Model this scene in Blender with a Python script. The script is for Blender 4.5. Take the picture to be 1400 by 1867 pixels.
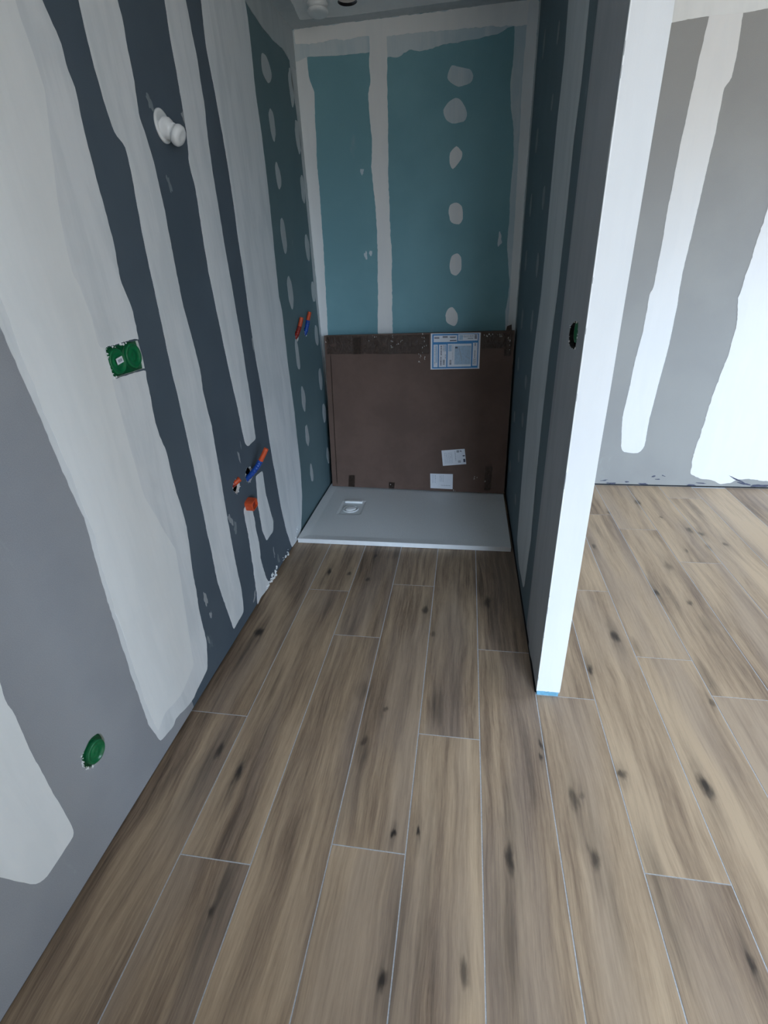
import bpy, bmesh, math, random
from mathutils import Vector, Matrix, noise as mnoise
from mathutils.geometry import delaunay_2d_cdt

for o in list(bpy.data.objects):
    bpy.data.objects.remove(o, do_unlink=True)
C = bpy.context.scene.collection
S = bpy.context.scene

# ------------------------------------------------------------------ camera
cam_d = bpy.data.cameras.new('camera'); cam = bpy.data.objects.new('camera', cam_d); C.objects.link(cam)
yaw, pitch, roll = -0.174881, -0.470188, -0.047224
fw = Vector((math.sin(yaw)*math.cos(pitch), math.cos(yaw)*math.cos(pitch), math.sin(pitch)))
r0 = fw.cross(Vector((0, 0, 1))).normalized(); u0 = r0.cross(fw)
rt = math.cos(roll)*r0 + math.sin(roll)*u0
up = -math.sin(roll)*r0 + math.cos(roll)*u0
M = Matrix((rt, up, -fw)).transposed().to_4x4()
M.translation = Vector((0.9189, 0.0, 1.3930))
cam.matrix_world = M
cam_d.sensor_fit = 'VERTICAL'; cam_d.sensor_height = 24.0
cam_d.lens = 892.69/1867*24.0
cam_d.clip_start = 0.02
S.camera = cam

# ------------------------------------------------------------------ world + daylight
SKY = (0.655, 0.83, 1.04); SKY_S = 5.0; GROUND = (0.62, 0.60, 0.55); GROUND_S = 1.5
EXPOSURE = 1.88
S.view_settings.view_transform = 'Standard'; S.view_settings.look = 'None'
S.view_settings.gamma = 1.0; S.view_settings.use_curve_mapping = False
S.view_settings.exposure = EXPOSURE
S.cycles.diffuse_bounces = 8; S.cycles.max_bounces = 12
w = bpy.data.worlds.new('world'); S.world = w; w.use_nodes = True
nt = w.node_tree; nt.nodes.clear()
tc = nt.nodes.new('ShaderNodeTexCoord'); sx = nt.nodes.new('ShaderNodeSeparateXYZ')
mr = nt.nodes.new('ShaderNodeMapRange'); mr.inputs['From Min'].default_value = -0.04; mr.inputs['From Max'].default_value = 0.08
mx = nt.nodes.new('ShaderNodeMix'); mx.data_type = 'RGBA'
mx.inputs['A'].default_value = tuple(c*GROUND_S for c in GROUND)+(1,)
mx.inputs['B'].default_value = tuple(c*SKY_S for c in SKY)+(1,)
bg = nt.nodes.new('ShaderNodeBackground'); wo = nt.nodes.new('ShaderNodeOutputWorld')
nt.links.new(tc.outputs['Generated'], sx.inputs[0]); nt.links.new(sx.outputs['Z'], mr.inputs['Value'])
nt.links.new(mr.outputs['Result'], mx.inputs['Factor']); nt.links.new(mx.outputs['Result'], bg.inputs['Color'])
nt.links.new(bg.outputs[0], wo.inputs[0])

# window openings of the room: (wall, a0, a1, z0, z1)
BACK_Y = -2.4; RIGHT_X = 4.3
WINDOWS = [('rear', 1.55, 3.8, 0.0, 2.3), ('right', 1.75, 2.75, 0.9, 2.1)]   # (wall, from, to, sill, head)
for wall_, a0, a1, z0, z1 in WINDOWS:
    d = bpy.data.lights.new('daylight_portal', 'AREA'); d.shape = 'RECTANGLE'; d.size = a1-a0; d.size_y = z1-z0
    d.energy = 1; d.cycles.is_portal = True
    o = bpy.data.objects.new('daylight_portal', d); C.objects.link(o)
    if wall_ == 'rear':
        o.location = ((a0+a1)/2, BACK_Y-.02, (z0+z1)/2); o.rotation_euler = (math.radians(90), 0, 0)
    else:
        o.location = (RIGHT_X+.02, (a0+a1)/2, (z0+z1)/2); o.rotation_euler = (math.radians(90), 0, math.radians(90))

# ------------------------------------------------------------------ node helpers / materials
def newmat(name):
    m = bpy.data.materials.new(name); m.use_nodes = True
    t = m.node_tree; b = t.nodes['Principled BSDF']
    return m, t, b
def N(t, kind, **kw):
    n = t.nodes.new(kind)
    for k, v in kw.items(): setattr(n, k, v)
    return n
def pos(t):
    return N(t, 'ShaderNodeNewGeometry').outputs['Position']
def vscale(t, v, s, off=(0, 0, 0)):
    n = N(t, 'ShaderNodeMapping'); n.inputs['Scale'].default_value = s; n.inputs['Location'].default_value = off
    t.links.new(v, n.inputs['Vector']); return n.outputs[0]
def noise(t, v, scale, detail=3, rough=0.5, dist=0.0):
    n = N(t, 'ShaderNodeTexNoise'); n.inputs['Scale'].default_value = scale; n.inputs['Detail'].default_value = detail
    n.inputs['Roughness'].default_value = rough; n.inputs['Distortion'].default_value = dist
    t.links.new(v, n.inputs['Vector']); return n.outputs['Fac']
def maprange(t, v, a, b, c, d, smooth=True):
    n = N(t, 'ShaderNodeMapRange'); n.interpolation_type = 'SMOOTHSTEP' if smooth else 'LINEAR'
    for k, x in zip(('From Min', 'From Max', 'To Min', 'To Max'), (a, b, c, d)): n.inputs[k].default_value = x
    t.links.new(v, n.inputs['Value']); return n.outputs['Result']
def mathn(t, op, a, b=None):
    n = N(t, 'ShaderNodeMath', operation=op)
    for i, x in enumerate((a, b)):
        if x is None: continue
        if isinstance(x, (int, float)): n.inputs[i].default_value = x
        else: t.links.new(x, n.inputs[i])
    return n.outputs[0]
def mixc(t, f, a, b, mode='MIX'):
    n = N(t, 'ShaderNodeMix', data_type='RGBA', blend_type=mode)
    if isinstance(f, (int, float)): n.inputs['Factor'].default_value = f
    else: t.links.new(f, n.inputs['Factor'])
    for k, x in (('A', a), ('B', b)):
        if isinstance(x, tuple): n.inputs[k].default_value = x if len(x) == 4 else x+(1,)
        else: t.links.new(x, n.inputs[k])
    return n.outputs['Result']
def bump(t, b, h, strength, dist):
    n = N(t, 'ShaderNodeBump'); n.inputs['Strength'].default_value = strength; n.inputs['Distance'].default_value = dist
    t.links.new(h, n.inputs['Height']); t.links.new(n.outputs[0], b.inputs['Normal'])

def simple(name, col, rough=0.5, metal=0.0, var=0.0, scale=30.0, bmp=0.0):
    m, t, b = newmat(name); b.inputs['Roughness'].default_value = rough; b.inputs['Metallic'].default_value = metal
    f = noise(t, pos(t), scale, 4, 0.6)
    lo = tuple(c*(1-var) for c in col); hi = tuple(min(1, c*(1+var)) for c in col)
    t.links.new(mixc(t, maprange(t, f, .3, .7, 0, 1), lo, hi), b.inputs['Base Color'])
    if bmp: bump(t, b, f, 0.5, bmp)
    return m

def board(name, col, hi):
    """paper face of a plasterboard: faint mottling, fine paper fibre"""
    m, t, b = newmat(name); b.inputs['Roughness'].default_value = 0.75
    p = pos(t)
    f1 = noise(t, p, 2.3, 4, 0.55); f2 = noise(t, p, 420, 2, 0.6)
    c = mixc(t, maprange(t, f1, .35, .68, 0, 1), col, hi)
    c = mixc(t, mathn(t, 'MULTIPLY', maprange(t, f2, .3, .7, 0, 1), .22), c, tuple(x*1.35 for x in hi))
    # rubbed scuffs
    f3 = noise(t, vscale(t, p, (1, 1, .35)), 9, 5, 0.7)
    c = mixc(t, maprange(t, f3, .64, .74, 0, .22), c, (.45, .5, .52))
    t.links.new(c, b.inputs['Base Color'])
    bump(t, b, f2, 0.12, 0.0006)
    return m

def compound(name, col, thin, amt=0.5):
    """joint filler: pulled vertically with a knife, thicker and thinner coats"""
    m, t, b = newmat(name); b.inputs['Roughness'].default_value = 0.7
    p = pos(t)
    f1 = noise(t, vscale(t, p, (5, 5, .9)), 3.2, 4, 0.55, .3)
    f2 = noise(t, p, 3.0, 4, 0.5)
    f3 = noise(t, vscale(t, p, (40, 40, 2.0)), 2.0, 2, 0.5)
    fm = mathn(t, 'ADD', mathn(t, 'MULTIPLY', f1, .6), mathn(t, 'MULTIPLY', f2, .4))
    c = mixc(t, maprange(t, fm, .42, .62, 0, amt), col, thin)
    c = mixc(t, maprange(t, f3, .45, .7, 0, .10), c, thin)
    fine = noise(t, p, 600, 2, 0.6)
    c = mixc(t, mathn(t, 'MULTIPLY', fine, .12), c, thin)
    t.links.new(c, b.inputs['Base Color'])
    bump(t, b, mathn(t, 'ADD', f1, mathn(t, 'MULTIPLY', fine, .1)), 0.25, 0.004)
    return m

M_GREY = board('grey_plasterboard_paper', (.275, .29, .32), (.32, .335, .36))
M_GREYR = board('grey_plasterboard_paper_sunny', (.305, .31, .31), (.34, .345, .34))  # copy of the grey paper with the brighter room light in its colour
M_DARK = board('moisture_board_paper_blue_grey', (.070, .098, .128), (.088, .118, .150))
M_DARKG = board('moisture_board_paper_green_grey', (.105, .175, .20), (.13, .205, .23))
M_DARKP = board('moisture_board_paper_partition', (.085, .128, .155), (.105, .155, .18))
M_TEAL = board('moisture_board_paper_teal', (.175, .36, .415), (.22, .43, .485))
M_COMP = compound('joint_compound', (.81, .84, .865), (.60, .65, .685))
M_COMPS = compound('joint_compound_grey', (.36, .385, .41), (.28, .31, .335))
M_COMPW = compound('joint_compound_thick', (.87, .895, .905), (.78, .815, .83))
M_COMPT = compound('joint_compound_thin_coat', (.52, .56, .58), (.40, .45, .475))
M_COMPB = compound('joint_compound_bluish', (.70, .77, .80), (.42, .58, .65))
M_PLUG = simple('glossy_white_plastic', (.93, .94, .95), .12, var=.01)
M_SPOTD = compound('thin_screw_filler', (.22, .26, .28), (.14, .18, .20))
M_COMPX = compound('joint_compound_bright', (.93, .93, .92), (.84, .86, .87), .4)
M_ENDP = compound('end_face_plaster', (.76, .775, .79), (.70, .72, .74), .4)
M_WHITE = compound('finishing_plaster', (.86, .87, .88), (.80, .82, .84), .4)
M_CEIL = compound('ceiling_board', (.88, .88, .88), (.80, .81, .83))
M_VOID = simple('cavity_shade', (.012, .012, .013), .9)  # near-black: the shade inside cavities and gaps put into the colour
M_GYPS = simple('gypsum_core', (.78, .78, .77), .9, var=.08, scale=120, bmp=.002)
M_ROOM = simple('pale_room_plaster', (.80, .80, .78), .8, var=.05, scale=4)
M_GREEN = simple('green_plastic', (.003, .095, .032), .32, var=.1)
M_GREENL = simple('green_plastic_cover', (.005, .15, .052), .28, var=.1)
M_BLUEFOOT = simple('blue_sealing_foil', (.15, .38, .54), .5, var=.15, scale=60)
M_ORANGE = simple('orange_plastic', (.60, .085, .025), .42, var=.12, scale=60)
M_RED = simple('red_plastic', (.25, .018, .012), .42, var=.12, scale=60)
M_BLUE = simple('blue_plastic', (.012, .065, .33), .35, var=.12, scale=60)
M_PLASTW = simple('white_plastic', (.80, .82, .83), .35, var=.03)
M_TRAY = simple('matt_grey_tray_resin', (.76, .785, .80), .55, var=.05, scale=260, bmp=.0006)
M_TRAYE = simple('tray_edge', (.80, .82, .84), .5, var=.03)
M_LBLW = simple('white_paper', (.82, .85, .92), .6, var=.02)
M_LBLB = simple('blue_print', (.05, .26, .58), .6, var=.05)
M_LBLP = simple('pale_blue_print', (.42, .58, .74), .6, var=.08, scale=90)
M_INK = simple('dark_print', (.07, .08, .13), .6, var=.3, scale=250)
M_INKL = simple('grey_print', (.38, .42, .50), .6, var=.3, scale=250)

def mat_card():
    m, t, b = newmat('brown_cardboard'); b.inputs['Roughness'].default_value = 0.7
    p = pos(t)
    f = noise(t, vscale(t, p, (1, 1, 1)), 5, 4, .6); r = noise(t, vscale(t, p, (260, 3, 3)), 1, 1, .5)
    c = mixc(t, maprange(t, f, .3, .7, 0, 1), (.118, .072, .055), (.152, .093, .072))
    c = mixc(t, mathn(t, 'MULTIPLY', r, .15), c, (.10, .06, .045))
    t.links.new(c, b.inputs['Base Color']); bump(t, b, r, .15, .001)
    return m
M_CARD = mat_card()
def mat_tape():
    m, t, b = newmat('clear_brown_tape'); b.inputs['Roughness'].default_value = 0.28
    b.inputs['Coat Weight'].default_value = .6
    p = pos(t); f = noise(t, vscale(t, p, (1, 1, .5)), 45, 4, .65, 1.0)
    c = mixc(t, maprange(t, f, .35, .7, 0, 1), (.105, .064, .047), (.14, .087, .064))
    t.links.new(c, b.inputs['Base Color']); bump(t, b, f, .9, .01)
    return m
M_TAPE = mat_tape()
M_TAPED = simple('old_tape_mark', (.075, .048, .035), .35, var=.2, scale=80, bmp=.002)
M_FLAKE = simple('torn_clear_tape_flakes', (.75, .72, .68), .25, var=.2, scale=300)

T_A = [[0.915,2.45],[0.912,1.9],[0.906,1.32],[0.92,1.159],[0.929,0.992],[0.941,0.864],[0.934,0.78],[0.922,0.624],[0.915,0.486],[0.909,0.317],[0.907,0.163],[0.925,0.07],[0.997,0.054],[1.016,0.067],[1.067,0.051],[1.08,0.047],[1.131,0.039],[1.147,0.049],[1.242,0.065],[1.28,0.171],[1.282,0.292],[1.31,0.499],[1.336,0.623],[1.328,0.766],[1.329,0.827],[1.328,0.91],[1.322,0.925],[1.31,0.992],[1.321,1.068],[1.323,1.122],[1.333,1.146],[1.19,1.149],[1.187,1.23],[1.33,1.232],[1.334,1.228],[1.342,1.313],[1.321,1.385],[1.334,1.483],[1.335,1.541],[1.329,1.62],[1.33,1.673],[1.331,1.732],[1.338,1.786],[1.328,1.827],[1.331,1.861],[1.318,1.89],[1.302,1.924],[1.285,2.2],[1.27,2.45]]
T_A_in = [[0.94,2.45],[0.93,1.4],[0.936,1.145],[0.948,0.97],[0.955,0.816],[0.938,0.711],[0.93,0.437],[0.924,0.246],[0.925,0.151],[0.93,0.108],[0.98,0.135],[1.072,0.113],[1.171,0.149],[1.192,0.248],[1.222,0.433],[1.244,0.592],[1.213,0.683],[1.171,0.823],[1.172,0.984],[1.181,1.15],[1.186,1.149],[1.183,1.231],[1.168,1.235],[1.174,1.301],[1.162,1.376],[1.149,1.395],[1.161,1.512],[1.232,1.761],[1.221,1.863],[1.201,2.45]]
T_N = [[0.25,2.45],[0.25,0.32],[0.27,0.21],[0.3,0.18],[0.452,0.228],[0.469,0.178],[0.491,0.16],[0.54,0.163],[0.582,0.165],[0.589,0.189],[0.587,0.368],[0.589,0.492],[0.597,0.572],[0.591,0.624],[0.601,0.663],[0.6,1.2],[0.585,1.8],[0.59,2.45]]
T_B = [[1.44,2.45],[1.435,2.2],[1.437,1.97],[1.433,1.895],[1.434,1.847],[1.443,1.777],[1.454,1.725],[1.488,1.698],[1.488,1.635],[1.473,1.488],[1.471,1.386],[1.466,1.26],[1.462,1.124],[1.462,1.004],[1.46,0.838],[1.452,0.641],[1.446,0.47],[1.438,0.327],[1.455,0.187],[1.473,0.059],[1.578,0.067],[1.598,0.169],[1.599,0.377],[1.609,0.543],[1.622,0.707],[1.631,0.894],[1.622,1.009],[1.634,1.091],[1.619,1.23],[1.611,1.292],[1.612,1.401],[1.62,1.574],[1.616,1.683],[1.604,1.743],[1.589,1.78],[1.602,1.863],[1.603,1.94],[1.61,1.986],[1.606,2.027],[1.61,2.45]]
T_C = [[1.87,2.45],[1.869,2.116],[1.861,2.015],[1.861,1.9],[1.857,1.799],[1.834,1.714],[1.849,1.649],[1.836,1.513],[1.831,1.39],[1.841,1.212],[1.851,1.057],[1.865,0.897],[1.873,0.734],[1.899,0.71],[1.988,0.715],[1.992,0.815],[2.003,0.956],[2.003,1.065],[2.006,1.177],[2.002,1.364],[1.999,1.491],[1.999,1.659],[2.005,1.789],[2.022,1.903],[2.027,2.02],[2.018,2.099],[2.013,2.165],[2.01,2.45]]
T_D = [[2.13,2.45],[2.132,2.206],[2.115,2.078],[2.128,1.975],[2.141,1.818],[2.144,1.645],[2.137,1.533],[2.135,1.376],[2.127,1.25],[2.125,1.072],[2.135,0.846],[2.138,0.575],[2.151,0.294],[2.174,0.138],[2.216,0.01],[2.352,0.002],[2.399,0.041],[2.478,0.199],[2.507,0.342],[2.528,0.696],[2.521,0.954],[2.535,1.197],[2.516,1.269],[2.541,1.551],[2.556,1.726],[2.56,1.928],[2.55,2.054],[2.567,2.235],[2.567,2.315],[2.561,2.352],[2.56,2.45]]
T_H1 = [[1.754,0.48],[1.792,0.488],[1.838,0.449],[1.835,0.322],[1.829,0.177],[1.841,0.07],[1.872,0.003],[1.814,0.006],[1.746,0.011],[1.708,0.002],[1.727,0.078],[1.736,0.178],[1.745,0.289],[1.753,0.395]]
T_H2 = [[1.923,0.561],[2.001,0.556],[1.995,0.441],[2.028,0.269],[2.011,0.229],[1.92,0.226],[1.892,0.296],[1.895,0.432]]
T_LSP = [[2.726,2.184,0.075,0.046],[2.72,1.986,0.042,0.062],[2.719,1.784,0.04,0.05],[2.697,1.534,0.045,0.075],[2.697,1.279,0.044,0.077],[2.693,0.964,0.033,0.082],[2.707,0.714,0.039,0.07],[2.698,0.497,0.036,0.064],[2.697,0.254,0.032,0.053],[3.097,1.009,0.042,0.062],[3.085,0.743,0.044,0.065],[3.097,0.521,0.045,0.063],[3.087,0.222,0.036,0.06],[3.084,2.202,0.043,0.072],[3.116,2.007,0.046,0.076],[3.111,1.771,0.043,0.064],[3.086,1.494,0.044,0.07],[3.119,1.256,0.042,0.059]]
T_P1 = [[2.194,2.45],[2.194,2.112],[2.165,1.962],[2.194,1.771],[2.187,1.555],[2.184,1.259],[2.256,0.981],[2.263,0.671],[2.245,0.381],[2.212,0.116],[2.068,0.061],[1.862,0.076],[1.837,0.103],[1.829,0.175],[1.798,0.365],[1.832,0.611],[1.84,0.867],[1.83,1.091],[1.799,1.306],[1.796,1.523],[1.804,1.682],[1.78,1.816],[1.794,1.976],[1.794,2.45]]
T_P2 = [[1.652,2.45],[1.652,1.928],[1.627,1.77],[1.627,1.597],[1.649,1.464],[1.643,1.312],[1.613,1.127],[1.619,0.93],[1.633,0.734],[1.605,0.477],[1.643,0.339],[1.634,0.125],[1.562,-0.006],[1.45,0.02],[1.32,0.012],[1.32,2.45]]
T_PSP = [[2.43,0.861,0.054,0.035],[2.43,0.679,0.056,0.035],[2.453,0.476,0.047,0.031],[2.43,0.239,0.048,0.031],[2.848,0.865,0.058,0.036],[2.836,1.098,0.055,0.054],[2.404,1.133,0.04,0.046],[2.381,1.898,0.032,0.028],[2.387,1.597,0.044,0.044],[2.852,1.609,0.051,0.048],[2.39,1.36,0.047,0.045],[2.879,1.373,0.055,0.049],[2.815,1.855,0.048,0.047],[2.843,2.196,0.045,0.046],[2.385,2.092,0.031,0.034],[2.852,0.262,0.048,0.035],[2.827,0.575,0.046,0.035]]
T_G = [[0.001,2.455],[0.001,0.6],[0.043,0.968],[0.051,1.128],[0.061,1.4],[0.07,1.651],[0.07,1.841],[0.078,2.059],[0.088,2.206],[0.065,2.264],[0.063,2.349],[0.09,2.455]]
T_T1 = [[0.001,2.459],[0.001,2.33],[0.063,2.349],[0.133,2.345],[0.202,2.341],[0.296,2.34],[0.394,2.338],[0.5,2.459]]
T_T2 = [[0.5,2.459],[0.436,2.326],[0.469,2.319],[0.522,2.31],[0.563,2.323],[0.602,2.334],[0.643,2.324],[0.681,2.323],[0.748,2.332],[0.818,2.338],[0.889,2.342],[0.962,2.347],[1.019,2.35],[1.054,2.365],[1.096,2.379],[1.203,2.33],[1.203,2.459]]
T_M = [[0.394,2.455],[0.394,2.338],[0.386,2.285],[0.391,2.222],[0.374,2.177],[0.378,2.045],[0.386,1.978],[0.374,1.865],[0.383,1.748],[0.392,1.536],[0.385,1.334],[0.367,0.961],[0.461,0.959],[0.466,1.278],[0.471,1.435],[0.469,1.63],[0.466,1.816],[0.472,2.031],[0.478,2.191],[0.479,2.292],[0.479,2.455]]
T_R = [[1.09,2.455],[1.096,2.379],[1.101,2.254],[1.092,2.166],[1.101,2.072],[1.121,1.984],[1.131,1.859],[1.126,1.687],[1.131,1.577],[1.125,1.455],[1.155,1.253],[1.141,1.097],[1.153,0.912],[1.203,0.9],[1.203,2.455]]
T_BSP = [[[0.801,2.259],[0.845,2.242],[0.893,2.235],[0.912,2.207],[0.9,2.177],[0.837,2.165],[0.783,2.198],[0.782,2.225]],[[0.824,2.125],[0.849,2.116],[0.874,2.082],[0.885,2.049],[0.871,2.026],[0.806,2.021],[0.77,2.046],[0.76,2.083],[0.789,2.112]],[[0.833,1.93],[0.867,1.898],[0.864,1.869],[0.815,1.82],[0.797,1.852],[0.798,1.899]],[[0.803,1.664],[0.84,1.674],[0.872,1.656],[0.878,1.59],[0.859,1.566],[0.81,1.575],[0.796,1.623]],[[0.818,1.414],[0.851,1.427],[0.876,1.406],[0.879,1.336],[0.849,1.306],[0.815,1.318],[0.806,1.379]],[[0.801,1.132],[0.83,1.143],[0.86,1.103],[0.864,1.059],[0.844,1.026],[0.796,1.05],[0.787,1.094]]]
T_star = [[0.318,1.439],[0.348,1.446],[1.084,1.484],[0.321,1.848]]
T_V1 = [[1.95,2.455],[1.96,2.33],[1.951,2.188],[1.948,2.054],[1.94,1.886],[1.939,1.726],[1.937,1.597],[1.941,1.389],[1.94,1.205],[1.926,1.175],[1.929,0.988],[1.914,0.8],[1.911,0.627],[1.9,0.465],[1.925,0.274],[1.945,0.233],[2.04,0.227],[2.067,0.275],[2.061,0.431],[2.074,0.718],[2.084,0.876],[2.085,1.07],[2.074,1.269],[2.082,1.455],[2.085,1.649],[2.091,1.891],[2.087,2.026],[2.087,2.063],[2.112,2.097],[2.109,2.217],[2.1,2.331],[2.11,2.455]]
T_VT = [[1.29,2.459],[1.29,2.33],[1.809,2.321],[1.96,2.33],[2.022,2.328],[2.105,2.327],[2.2,2.331],[3.0,2.33],[4.0,2.33],[4.0,2.459]]
T_V2 = [[2.397,2.455],[2.397,1.9],[2.417,1.561],[2.411,1.483],[2.404,1.376],[2.399,1.285],[2.389,1.14],[2.415,1.017],[2.416,0.848],[2.392,0.647],[2.379,0.379],[2.367,0.224],[2.374,0.092],[2.414,0.074],[2.453,0.059],[2.524,0.049],[2.575,0.027],[2.64,0.037],[2.661,0.057],[2.716,0.065],[2.843,0.053],[2.95,0.03],[2.92,1.0],[2.88,2.455]]
T_KN = [[0.078,1.532,0.02,0.03,1],[0.264,2.016,0.014,0.03,1],[0.372,2.006,0.01,0.02,0.8],[0.475,2.182,0.008,0.02,0.7],[0.475,1.968,0.012,0.02,0.7],[0.775,1.756,0.014,0.03,0.8],[0.821,1.603,0.01,0.02,0.6],[1.05,1.839,0.016,0.045,0.8],[0.263,0.903,0.012,0.035,1],[0.168,0.967,0.012,0.03,0.9],[0.681,1.194,0.01,0.012,0.6],[0.764,0.775,0.009,0.012,1],[0.832,0.797,0.005,0.02,1],[0.781,0.471,0.011,0.02,1],[1.195,1.109,0.007,0.018,0.9],[1.191,1.065,0.006,0.012,0.8],[1.264,0.946,0.014,0.04,0.7],[1.29,0.788,0.013,0.03,0.8],[1.417,1.461,0.01,0.025,0.9],[1.554,1.664,0.018,0.035,0.9],[1.419,1.038,0.018,0.014,0.8],[1.811,1.987,0.012,0.03,0.9],[1.645,1.027,0.016,0.045,1],[2.004,2.942,0.018,0.04,0.7],[2.175,2.598,0.016,0.035,0.7],[2.221,2.564,0.016,0.025,0.7],[2.201,2.418,0.012,0.03,0.5],[2.297,2.459,0.014,0.025,0.6],[2.08,2.374,0.01,0.02,0.6],[1.929,1.918,0.012,0.02,0.7],[1.938,2.217,0.02,0.04,0.5],[2.072,2.748,0.01,0.015,0.6],[1.625,2.375,0.012,0.035,0.7],[0.96,0.514,0.01,0.025,0.7],[0.349,0.545,0.01,0.02,0.8],[1.074,0.759,0.012,0.05,0.9],[1.796,2.785,0.01,0.015,0.6],[1.79,1.347,0.01,0.015,0.6],[0.63,1.061,0.012,0.02,0.7],[1.577,0.619,0.008,0.02,0.8],[1.289,0.957,0.01,0.012,0.4],[1.817,1.418,0.004,0.01,0.3]]
T_SM = [[0.855,1.221,0.03,0.1,0.55],[0.582,1.269,0.03,0.05,0.5],[0.433,1.671,0.014,0.09,0.6],[0.629,1.01,0.03,0.08,0.5],[0.623,0.889,0.05,0.12,0.25],[0.353,0.593,0.014,0.09,0.6],[0.355,0.501,0.04,0.12,0.35],[0.148,0.856,0.03,0.16,0.45],[0.053,0.8,0.02,0.1,0.4],[1.867,1.952,0.014,0.14,0.5],[1.943,1.772,0.018,0.07,0.45],[1.306,0.77,0.02,0.2,0.3],[1.084,0.794,0.03,0.2,0.4],[1.057,0.597,0.04,0.2,0.35],[0.805,0.512,0.04,0.2,0.4],[0.861,0.661,0.015,0.3,0.35],[1.62,1.607,0.014,0.06,0.45],[1.825,1.471,0.02,0.1,0.4],[1.431,0.714,0.03,0.2,0.4],[1.645,1.07,0.02,0.1,0.4],[0.577,2.213,0.03,0.06,0.4],[0.064,1.407,0.03,0.12,0.35],[1.06,1.399,0.04,0.12,0.3],[1.008,1.999,0.03,0.1,0.3],[1.259,0.875,0.02,0.1,0.35],[2.308,2.857,0.02,0.12,0.35],[2.009,3.114,0.02,0.1,0.4],[1.679,2.604,0.03,0.12,0.25],[0.258,1.929,0.03,0.06,0.35],[-0.003,1.027,0.02,0.08,0.3],[0.25,1.252,0.02,0.12,0.3]]
# ------------------------------------------------------------------ mesh helpers
def obj(name, bm, mats, parent=None, smooth=False, bevel=0.0, seg=2):
    me = bpy.data.meshes.new(name); bm.normal_update(); bm.to_mesh(me); bm.free()
    if not isinstance(mats, (list, tuple)): mats = [mats]
    for m in mats: me.materials.append(m)
    if smooth:
        for p in me.polygons: p.use_smooth = True
    o = bpy.data.objects.new(name, me); C.objects.link(o)
    if parent is not None: o.parent = parent
    if bevel:
        md = o.modifiers.new('bevel', 'BEVEL'); md.width = bevel; md.segments = seg; md.limit_method = 'ANGLE'
    return o
def struct(o): o['kind'] = 'structure'; return o
def thing(name, label, cat, loc, group=None):
    o = bpy.data.objects.new(name, None); C.objects.link(o); o.location = loc; o.empty_display_size = .05
    o['label'] = label; o['category'] = cat
    if group: o['group'] = group
    bpy.context.view_layer.update()
    return o
def box(bm, a, b, mi=0):
    (x0, y0, z0), (x1, y1, z1) = a, b
    v = [bm.verts.new(p) for p in ((x0,y0,z0),(x1,y0,z0),(x1,y1,z0),(x0,y1,z0),(x0,y0,z1),(x1,y0,z1),(x1,y1,z1),(x0,y1,z1))]
    for q in ((0,3,2,1),(4,5,6,7),(0,1,5,4),(1,2,6,5),(2,3,7,6),(3,0,4,7)):
        f = bm.faces.new([v[i] for i in q]); f.material_index = mi
def lathe(bm, prof, n=40, mat=Matrix(), mi=0):
    """prof: (radius, height) along local z"""
    rings = []
    for r, h in prof:
        if r < 1e-6: rings.append([bm.verts.new(mat @ Vector((0, 0, h)))])
        else: rings.append([bm.verts.new(mat @ Vector((r*math.cos(2*math.pi*i/n), r*math.sin(2*math.pi*i/n), h))) for i in range(n)])
    for a, b in zip(rings, rings[1:]):
        for i in range(n):
            j = (i+1) % n
            if len(a) == 1 and len(b) == 1: continue
            if len(a) == 1: q = (a[0], b[i], b[j])
            elif len(b) == 1: q = (a[i], a[j], b[0])
            else: q = (a[i], a[j], b[j], b[i])
            f = bm.faces.new(q); f.material_index = mi; f.smooth = True
def aim(origin, direction):
    q = Vector(direction).to_track_quat('Z', 'Y')
    return Matrix.Translation(Vector(origin)) @ q.to_matrix().to_4x4()
def smoothpath(pts, n=10):
    P = [Vector(p) for p in pts]; P = [P[0]*2-P[1]] + P + [P[-1]*2-P[-2]]; out = []
    for i in range(1, len(P)-2):
        for k in range(n):
            t = k/n; a, b, c, d = P[i-1:i+3]
            out.append(0.5*((2*b)+(-a+c)*t+(2*a-5*b+4*c-d)*t*t+(-a+3*b-3*c+d)*t**3))
    out.append(P[-2]); return out
def tube(bm, path, rad, n=20, mi=0, hollow=None):
    """tube swept along path; rad: number or function of the ring index; open hollow end"""
    rings = []; up_ = None
    for i, p in enumerate(path):
        d = (path[min(i+1, len(path)-1)]-path[max(i-1, 0)]).normalized()
        if up_ is None: up_ = d.orthogonal().normalized()
        up_ = (up_-d*up_.dot(d)).normalized(); s = d.cross(up_)
        r = rad(i) if callable(rad) else rad
        rings.append([bm.verts.new(p+up_*math.cos(2*math.pi*k/n)*r+s*math.sin(2*math.pi*k/n)*r) for k in range(n)])
    if hollow:
        p = path[-1]; d = (path[-1]-path[-2]).normalized(); s = d.cross(up_)
        for off in (0, -.03):
            rings.append([bm.verts.new(p+d*off+up_*math.cos(2*math.pi*k/n)*hollow+s*math.sin(2*math.pi*k/n)*hollow) for k in range(n)])
    for a, b in zip(rings, rings[1:]):
        for k in range(n):
            f = bm.faces.new((a[k], a[(k+1) % n], b[(k+1) % n], b[k])); f.material_index = mi; f.smooth = True
    f = bm.faces.new(rings[0][::-1]); f.material_index = mi
    f = bm.faces.new(rings[-1]); f.material_index = mi
def corrug(base, step=4):
    return lambda i: base*(1.0 if (i // 2) % 2 == 0 else 0.88)

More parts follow.
